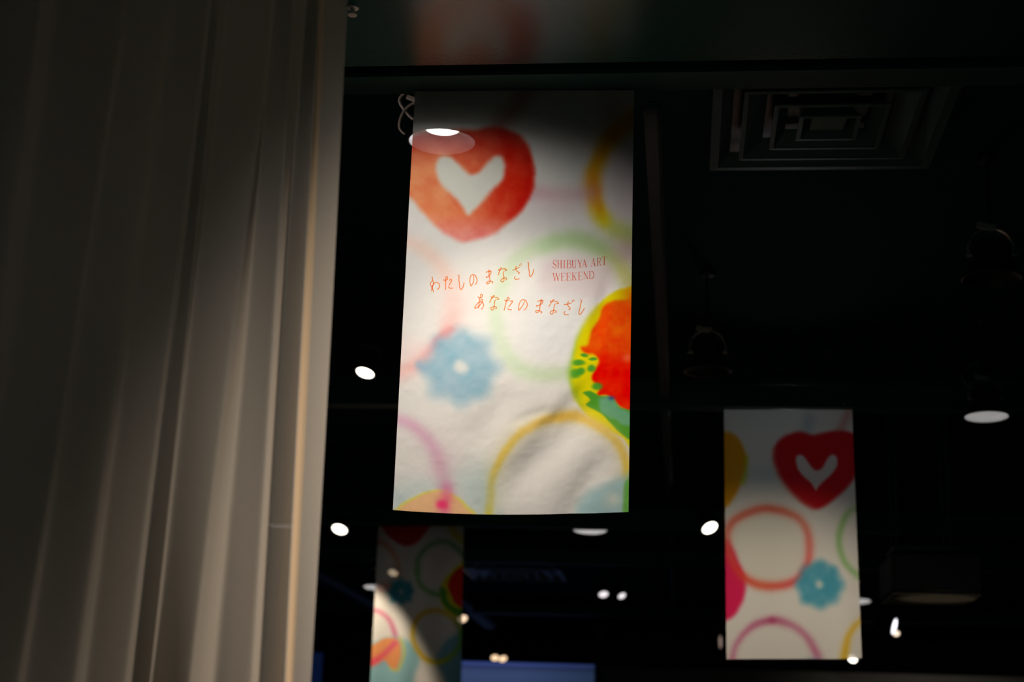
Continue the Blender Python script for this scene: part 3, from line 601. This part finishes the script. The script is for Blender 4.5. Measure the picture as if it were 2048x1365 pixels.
# ------------------------------------------------------------------ sheer curtain in the foreground
def curtain():
    CY = 4.0
    K = [(-420, -760, 0), (-300, -600, .05), (-240, -520, -.02), (-120, -360, .05), (-60, -290, -.02), (65, -110, .05), (110, -70, .0),
         (235, 20, .04), (255, 40, .01), (328, 130, .035), (345, 165, .01), (405, 240, .035), (418, 258, .018), (432, 284, .034), (455, 302, .0),
         (543, 368, .045), (556, 438, -.045), (592, 505, -.004), (624, 534, -.045), (638, 572, -.005), (645, 590, -.030), (704, 630, -.028)]
    ns = len(K); per = 26
    tt = np.linspace(0, ns - 1, (ns - 1) * per + 1); Ka = np.array(K, float)
    P = np.stack([np.interp(tt, np.arange(ns), Ka[:, c]) for c in range(3)], 1)
    ker = np.hanning(13); ker /= ker.sum(); Pp = np.pad(P, ((6, 6), (0, 0)), 'edge')
    P = np.stack([np.convolve(Pp[:, c], ker, 'valid') for c in range(3)], 1)
    nv = 60; zt, zb = 4.165, .05
    v = []
    for j in range(nv + 1):
        f = j / nv
        for i, (a, b, dy) in enumerate(P):
            top = at_y(a, 0, CY); bot = at_y(b, 1365, CY)
            z = zt + (zb - zt) * f; g = (z - top[2]) / (bot[2] - top[2])
            x = top[0] + (bot[0] - top[0]) * g
            amp = 1.2 + .35 * min(1.3, max(0, g + .15))
            x += .002 * math.sin(i * .05 + z * 2.1)
            v.append((x, CY + dy * amp * (1 + .25 * math.sin(i * .05 + z * 1.3)), z))
    n = len(P); fc = [(j * n + i, (j + 1) * n + i, (j + 1) * n + i + 1, j * n + i + 1) for j in range(nv) for i in range(n - 1)]
    r = empty('sheer_curtain', (0, CY, 0), 'sheer beige full-height curtain hanging in folds in the left foreground', 'curtain')
    i0, i1 = 19 * per + 6, 20 * per + 4
    vv = [(x, y - CY, z) for x, y, z in v]
    mkobj('cloth', vv, [q for q in fc if not i0 <= q[0] % n < i1], M['sheer'], r, True)
    sel = [q for q in fc if i0 <= q[0] % n < i1]; ids = sorted({k for q in sel for k in q}); mp = {k: c for c, k in enumerate(ids)}
    mkobj('amber_strip', [vv[k] for k in ids], [tuple(mp[k] for k in q) for q in sel], M['amber_sheer'], r, True)['label'] = 'narrow amber strip near the right edge'  # amber cloth on one narrow fold
    x0, x1 = min(q[0] for q in v), max(q[0] for q in v)
    MB().box(((x0 + x1) / 2, 0, 4.175), ((x1 - x0) / 2 + .1, .02, .008), .003).build('curtain_rail', M['black'], r)
curtain()

# ------------------------------------------------------------------ big round ceiling lamps
def lamp_big(px, py, z, label, Y=None, group='large round ceiling lamps', tilt=(0, 0), rz=0, col=(1, .97, .93), st=9, scale=1.0, ztop=None, dz=0):
    c = at_y(px, py, Y) if Y else at_z(px, py, z); zt = (ztop if ztop else CZ)
    r = empty('ceiling_lamp', tuple(c), label, 'lamp', group)
    T = Matrix.Rotation(math.radians(rz), 4, 'Z') @ Matrix.Rotation(math.radians(tilt[0]), 4, 'X') @ Matrix.Rotation(math.radians(tilt[1]), 4, 'Y')
    k = scale
    def fin(mb, name, m, parent=r, sm=True, rot=True):
        if rot: mb.v = [tuple(T @ (Vector(p) * k)) for p in mb.v]
        o = mb.build(name, m, parent)
        return autosmooth(o) if sm else o
    h = MB().lathe([(.153, .0), (.158, .004), (.157, .014), (.150, .03), (.118, .075), (.098, .095), (.093, .10), (.093, .19), (.086, .205), (.05, .215), (.0005, .216)], 56)
    for a in range(16):
        g = a * math.pi / 8; M3 = Matrix.Rotation(g, 3, 'Z'); h.box(tuple(M3 @ Vector((.097, 0, .148))), (.006, .002, .038), 0, M3)
    fin(h, 'housing', M['black'])
    rf = fin(MB().lathe([(.153, .0005), (.148, .002), (.128, .03), (.105, .052), (.078, .066)], 56), 'reflector', M['reflector'] if st else M['black'])  # unlit lamps get a black reflector, colour standing in for darkness
    L_ = MB().lathe([(.0780, .066), (.077, .0655), (.04, .0650), (.0005, .0648)], 40)
    fin(L_, 'light_disc', lens(col, st) if st else M['black'])
    # yoke: flat strip looped over the housing
    yk = [(-.105, -.0, .13)] + [(-.118 * math.cos(a), 0, .165 + .118 * math.sin(a)) for a in np.linspace(0, math.pi, 20)] + [(.105, 0, .13)]
    fin(MB().strip(yk, (0, 1, 0), .013, .0022), 'yoke', M['steel'], sm=False)
    for s_ in (-1, 1):
        fin(MB().tube([(s_ * .095, 0, .135), (s_ * .128, 0, .135)], .011, 12), 'knob', M['steel'])
    top = T @ Vector((0, 0, .284 * k))
    br = MB().box((top[0] - .03, top[1] - .03, top[2] - .0), (.045, .004, .018), .001, Matrix.Rotation(.25, 3, 'Y')).box((top[0], top[1], top[2] + .012), (.03, .022, .006), .002)
    br.build('bracket', M['steel'], r)
    MB().tube([top + Vector((0, 0, .01)), Vector((top[0], top[1], zt - c[2] - .03))], .010, 12).build('stem', M['black'], r)
    autosmooth(MB().lathe([(.0005, -.045), (.045, -.04), (.05, -.03), (.05, 0)], 28, (top[0], top[1], zt - c[2])).build('canopy_plate', M['black'], r))
    # loose supply cable from the housing to the canopy
    cb = catmull([(-.06, 0, .2), (-.14, -.02, .24), (-.16, -.02, .31), (-.12, 0, .36), (-.04, 0, .40)], 6)
    MB().tube([Vector(p) * k for p in cb], .0045, 8).build('cable', M['steel'] if st else M['black'], r)
    return r
la = lamp_big(884, 285, 3.98, 'large bright round lamp at top left corner of the near banner', Y=6.38, st=24)
def lp(x, y, d=0): return Vector(((x - 884) * .00218, d, -(y - 285) * .00232))
MB().strip([lp(*p) for p in catmull([(838, 198), (820, 202), (803, 215), (794, 235), (793, 252), (799, 262), (806, 267)], 5)], (0, 1, .35), .012, .004).build('side_arm', M['pale_steel'], la)
MB().tube([lp(*p) for p in catmull([(800, 180), (791, 190), (791, 200), (800, 214), (812, 228), (822, 236)], 5)], .006, 8).build('safety_cable', M['pale_steel'], la)
MB().box(lp(818, 193), (.030, .006, .010), .002, Matrix.Rotation(.4, 3, 'Y')).build('bracket', M['pale_steel'], la)
MB().box(lp(858, 207, -.03), (.032, .004, .009), .002, Matrix.Rotation(-.35, 3, 'Y')).build('bracket', M['pale_steel'], la)
lamp_big(1973, 835, 4.02, 'large round lamp near the right edge of the picture, above the right banner', st=13, tilt=(-2.5, 0))
lamp_big(1180, 1061, 4.0, 'large round lamp just under the bottom right of the near banner', st=24, tilt=(-7, 0), scale=1.2)
lamp_big(1720, 1204, 4.0, 'round lamp half hidden behind the right edge of the right banner', st=20, tilt=(-9, 0))
lamp_big(748, 1176, 4.0, 'round lamp at the left edge of the far low banner', st=20, tilt=(-9, 0))
lamp_big(560, 1050, 4.0, 'round lamp glimmering through the sheer curtain', st=14, tilt=(-5, 0))
lamp_big(1815, 1085, 4.0, 'unlit round lamp above the dark boxy unit at right', st=0, tilt=(35, 10))
lamp_big(1415, 745, 4.05, 'faint unlit round lamp right of the ceiling track, level with the near banner', st=0)
lamp_big(1985, 560, 4.05, 'faint unlit round lamp at the far right, below the square ceiling diffuser', st=0)

# ------------------------------------------------------------------ small adjustable spotlights
def lamp_small(px, py, z, dia_px, label, ang, tilt, col=(1, .93, .78), st=5, body=None, length=.16, group='small adjustable spotlights'):
    """ang: direction in the picture (deg, 0=right, 90=down) the head points to; tilt: degrees away from the viewer's line"""
    c = at_z(px, py, z); view = Vector(c - CAM).normalized(); dist = np.linalg.norm((np.linalg.inv(W) @ (c - CAM))[2])
    R_ = dia_px / F * dist / 2
    right = Vector(cr); down = -Vector(cu)
    side = right * math.cos(math.radians(ang)) + down * math.sin(math.radians(ang)); side = (side - view * side.dot(view)).normalized()
    n = (-view * math.cos(math.radians(tilt)) + side * math.sin(math.radians(tilt))).normalized()
    q = Vector((0, 0, -1)).rotation_difference(n).to_matrix()
    r = empty('spotlight', tuple(c), label, 'spotlight', group)
    def fin(mb, name, m):
        mb.v = [tuple(q @ Vector(p)) for p in mb.v]; return autosmooth(mb.build(name, m, r))
    Lh = max(length, R_ * 2.4)
    fin(MB().lathe([(R_ * .96, .004), (R_ * 1.08, -.004), (R_ * 1.1, .0), (R_ * 1.1, Lh * .8), (R_ * .8, Lh), (.0005, Lh)], 32), 'head', body or M['black'])
    fin(MB().lathe([(R_ * .97, .003), (R_ * .6, .001), (.0005, .0)], 32), 'lens', lens(col, st))
    mid = q @ Vector((0, 0, Lh * .5)); s_ = (q @ Vector((1, 0, 0)))
    top = Vector((mid[0], mid[1], max(mid[2], 0) + R_ * 2.0))
    arc_ = [mid + s_ * R_ * 1.2, mid + s_ * R_ * 1.2 + (top - mid) * .8, top, mid - s_ * R_ * 1.2 + (top - mid) * .8, mid - s_ * R_ * 1.2]
    wd = q @ Vector((0, 0, 1))
    MB().strip(arc_, wd, .010, .002).build('yoke', M['track'], r)
    MB().tube([top, (top[0], top[1], CZ - c[2])], .009, 10).build('stem', M['black'], r)
    return r
lamp_small(730, 747, 4.0, 38, 'bright spotlight between curtain and near banner', 110, 57, st=5)
lamp_small(679, 1060, 3.9, 31, 'bright spotlight at the curtain edge, lower left of the near banner', 110, 54, st=5)
lamp_small(1420, 1057, 3.9, 32, 'bright spotlight just left of the right banner', 60, 52, st=5)
lamp_small(1207, 1190, 3.9, 19, 'left one of two pale spotlights in the dark centre, below the near banner', 80, 50, (.95, .88, .9), 1.1)
lamp_small(1244, 1193, 3.9, 16, 'right one of two pale spotlights in the dark centre, below the near banner', 60, 50, (.95, .88, .9), 1.1)
lamp_small(990, 1317, 3.75, 16, 'left one of two warm spotlights just above the blue screen', 90, 45, (1, .70, .42), 1.3)
lamp_small(1006, 1319, 3.75, 16, 'right one of two warm spotlights just above the blue screen', 70, 45, (1, .70, .42), 1.3)
lamp_small(1789, 1254, 3.75, 32, 'spotlight seen edge on below the dark boxy unit', 15, 76, (.95, .93, 1), 2.5)
lamp_small(1792, 1268, 3.70, 14, 'tiny warm spotlight touching the edge on spotlight', 90, 40, (1, .8, .6), 1.6)
lamp_small(1705, 1319, 3.7, 17, 'small bright spotlight at the bottom corner of the right banner', 120, 40, (1, .93, .8), 5)
lamp_small(1441, 1285, 3.7, 26, 'unlit narrow spotlight with added glow left of the right banner near its foot', 0, 76, (.7, .5, .42), .35)  # weak lens glow stands in for light on the unlit head
lamp_small(786, 1147, 3.9, 20, 'warm spotlight shining through the far low banner', 110, 50, (1, .75, .5), 3)
lamp_small(925, 1239, 3.8, 20, 'warm spotlight at the right edge of the far low banner', 70, 45, (1, .72, .48), 1.3)

# ------------------------------------------------------------------ ceiling track running into the depth
def rail_depth(name, px, py, z, y0, y1, hw, hh, label, cat, m):
    c = at_z(px, py, z); b = MB()
    b.box((c[0], (y0 + y1) / 2, z + hh), (hw, (y1 - y0) / 2, hh), hh * .5)
    o = b.build(name, m); return tag(o, label, cat)
tr = rail_depth('lighting_track', 1302, 186, 4.17, BEAM1_Y + .06, 27.0, .036, .03, 'long grey track running away under the ceiling, right of the near banner', 'track', M['track'])
rail_depth('ceiling_duct', 690, 1192, 4.0, YB4 + .3, YB4 + 7, .14, .12, 'bluish duct running away at the left beside the curtain', 'duct', M['vent'])
rail_depth('ceiling_duct', 955, 1240, 4.0, YB5 - 3.5, YB5 + 3, .12, .10, 'short bluish duct right of the far low banner', 'duct', M['vent'])

# ------------------------------------------------------------------ square ceiling diffusers
def diffuser(cx, cy, z, half, label, m):
    r = empty('ceiling_diffuser', (cx, cy, z), label, 'vent', 'square stepped ceiling diffusers')
    # outer frame and nested louvre rings, each a mitred sloping frame
    def frame(h0, z0, h1, z1, name, lip):
        b = MB()
        a = [(-1, -1), (1, -1), (1, 1), (-1, 1)]
        rows = [(h0, z0), (h0, z0 - .008), (h0 - lip, z0 - .010), (h0 - lip, z0 - .002), (h1, z1), (h1, z1 + .006), (h0 - lip * .5, z0 + .006), (h0, z0)]
        v = [(x * h, y * h, zz) for h, zz in rows for x, y in a]
        f = [(k * 4 + i, k * 4 + (i + 1) % 4, (k + 1) * 4 + (i + 1) % 4, (k + 1) * 4 + i) for k in range(len(rows) - 1) for i in range(4)]
        b.add(v, f).build(name, m, r)
    frame(half, 0, half - .10 * half / .55, .05, 'outer_frame', .045)
    for k, q in enumerate((.74, .48, .26)):
        h = half * q; frame(h, -.004 - k * .004, h * .72, .06, 'louvre', .022)
    MB().box((0, 0, .01), (half * .15, half * .15, .006), .003).build('centre_plate', m, r)
    MB().box((0, 0, .085), (half * .95, half * .95, .004)).build('backing', M['black'], r)
zc = CZ - .10
f0 = at_z(1635, 337, zc); hw = (at_z(1856, 337, zc)[0] - at_z(1419, 337, zc)[0]) / 2
diffuser((at_z(1856, 337, zc)[0] + at_z(1419, 337, zc)[0]) / 2, f0[1] - hw, zc, hw, 'large square diffuser in the dark ceiling at upper right', M['vent'])
v2 = at_z(1030, 1150, 4.3)
diffuser(v2[0], v2[1], 4.3, .72, 'small far diffuser with bluish sheen right of the far low banner', M['vent_pale'])
sp = at_z(706, 15, SZ)
rs = empty('sprinkler', tuple(sp), 'small sprinkler head on the glossy soffit at the curtain top', 'sprinkler')
autosmooth(MB().lathe([(.022, 0), (.022, -.004), (.009, -.008), (.008, -.022), (.0005, -.023)], 24).build('base', M['pale_steel'], rs))
autosmooth(MB().lathe([(.0005, -.030), (.017, -.030), (.017, -.032), (.0005, -.033)], 24).build('deflector', M['pale_steel'], rs))
for sx in (-1, 1): MB().tube([(sx * .008, 0, -.018), (sx * .011, 0, -.026), (sx * .004, 0, -.031)], .0016, 6).build('frame_arm', M['pale_steel'], rs)

# ------------------------------------------------------------------ dark hanging unit at right
def unit():
    Y = 13.0
    a, b = at_y(1785, 1188, Y), at_y(1967, 1188, Y); t = at_y(1876, 1108, Y); far = at_z(1850, 1212, a[2])[1]
    cx, hx = (a[0] + b[0]) / 2, (b[0] - a[0]) / 2; zb = a[2]; zt = t[2]; dy = far - Y
    r = empty('hanging_unit', (cx, Y + dy / 2, zb), 'dark boxy unit with pale underside hanging right of the right banner', 'ceiling unit')
    MB().box((0, 0, (zt - zb) / 2 + .012), (hx, dy / 2, (zt - zb) / 2 - .012), .015).build('body', M['unit'], r)
    MB().box((0, 0, .005), (hx * .97, dy / 2 * .95, .006), .002).build('underside_panel', M['unit_panel'], r)
    MB().box((0, -dy / 2 * .6, zt - zb + .006), (hx * .9, .02, .008), .002).build('top_lip', M['vent'], r)
    MB().box((-.06, 0, zt - zb + .07), (hx * .72, dy / 2 * .6, .014), .004).build('mounting_plate', M['vent'], r)
    for sx in (-1, 1):
        for sy in (-1, 1):
            MB().tube([(-.06 + sx * hx * .6, sy * dy * .22, zt - zb), (-.06 + sx * hx * .6, sy * dy * .22, CZ - zb)], .008, 10).build('hanging_rod', M['beam'], r)
unit()

# ------------------------------------------------------------------ projection screen and post
def screen_mat():
    m = bpy.data.materials.new('blue_screen'); m.use_nodes = True; nt = m.node_tree; N = nt.nodes; L = nt.links
    b = N['Principled BSDF']; b.inputs['Base Color'].default_value = (.02, .02, .03, 1); b.inputs['Roughness'].default_value = .5
    tc = N.new('ShaderNodeTexCoord'); sp = N.new('ShaderNodeSeparateXYZ'); L.new(tc.outputs['Generated'], sp.inputs[0])
    rmp = N.new('ShaderNodeValToRGB'); L.new(sp.outputs['Z'], rmp.inputs[0]); e = rmp.color_ramp.elements
    stops = [(0, (.030, .045, .10)), (.84, (.040, .062, .15)), (.925, (.042, .070, .17)), (.955, (.036, .055, .14)), (.968, (.018, .026, .075)), (.976, (.04, .06, .20)), (.99, (.045, .075, .27)), (1, (.015, .022, .08))]
    e[0].position, e[0].color = 0, (*stops[0][1], 1); e[1].position, e[1].color = 1, (*stops[-1][1], 1)
    for p, c in stops[1:-1]: x = e.new(p); x.color = (*c, 1)
    rx = N.new('ShaderNodeValToRGB'); L.new(sp.outputs['X'], rx.inputs[0]); g = rx.color_ramp.elements
    g[0].position = .45; g[0].color = (1, 1, 1, 1); g[1].position = 1; g[1].color = (.50, .56, .5, 1)
    mx = N.new('ShaderNodeMix'); mx.data_type = 'RGBA'; mx.blend_type = 'MULTIPLY'; mx.inputs[0].default_value = 1
    L.new(rmp.outputs[0], mx.inputs[6]); L.new(rx.outputs[0], mx.inputs[7]); L.new(mx.outputs[2], b.inputs['Emission Color']); b.inputs['Emission Strength'].default_value = .8
    return m
s0, s1 = at_y(924, 1325, PY), at_y(1189, 1328, PY); zt = (s0[2] + s1[2]) / 2
r = empty('projection_screen', ((s0[0] + s1[0]) / 2, PY, 0), 'blue glowing screen at the bottom of the picture beside the partition wall', 'screen')
hx = (s1[0] - s0[0]) / 2
MB().box((0, -.02, zt / 2 + .3), (hx, .015, zt / 2 - .3)).build('screen_panel', screen_mat(), r)
MB().box((0, .05, zt / 2), (hx + .02, .05, zt / 2), .01).build('back_frame', M['black'], r)
tag(MB().box(((p1[0] + p0[0]) / 2 + .0, PY + .1, CZ / 2), ((p0[0] - p1[0]) / 2 - .006, .1, CZ / 2), .01).build('trim_3', M['black']), 'black post between the blue screen and the partition', kind='structure')
q0, q1 = at_y(575, 1305, PY + 1), at_y(646, 1305, PY + 1)
r = empty('wall_monitor', ((q0[0] + q1[0]) / 2, PY + 1, 0), 'narrow blue lit display peeking past the lower curtain edge', 'display')
MB().box((0, 0, q0[2] / 2 + .2), ((q1[0] - q0[0]) / 2, .03, q0[2] / 2 - .2), .01).build('panel', lens((.02, .05, .22), .10), r)
MB().box((0, .06, q0[2] / 2), ((q1[0] - q0[0]) / 2 + .05, .03, q0[2] / 2), .01).build('back_frame', M['black'], r)
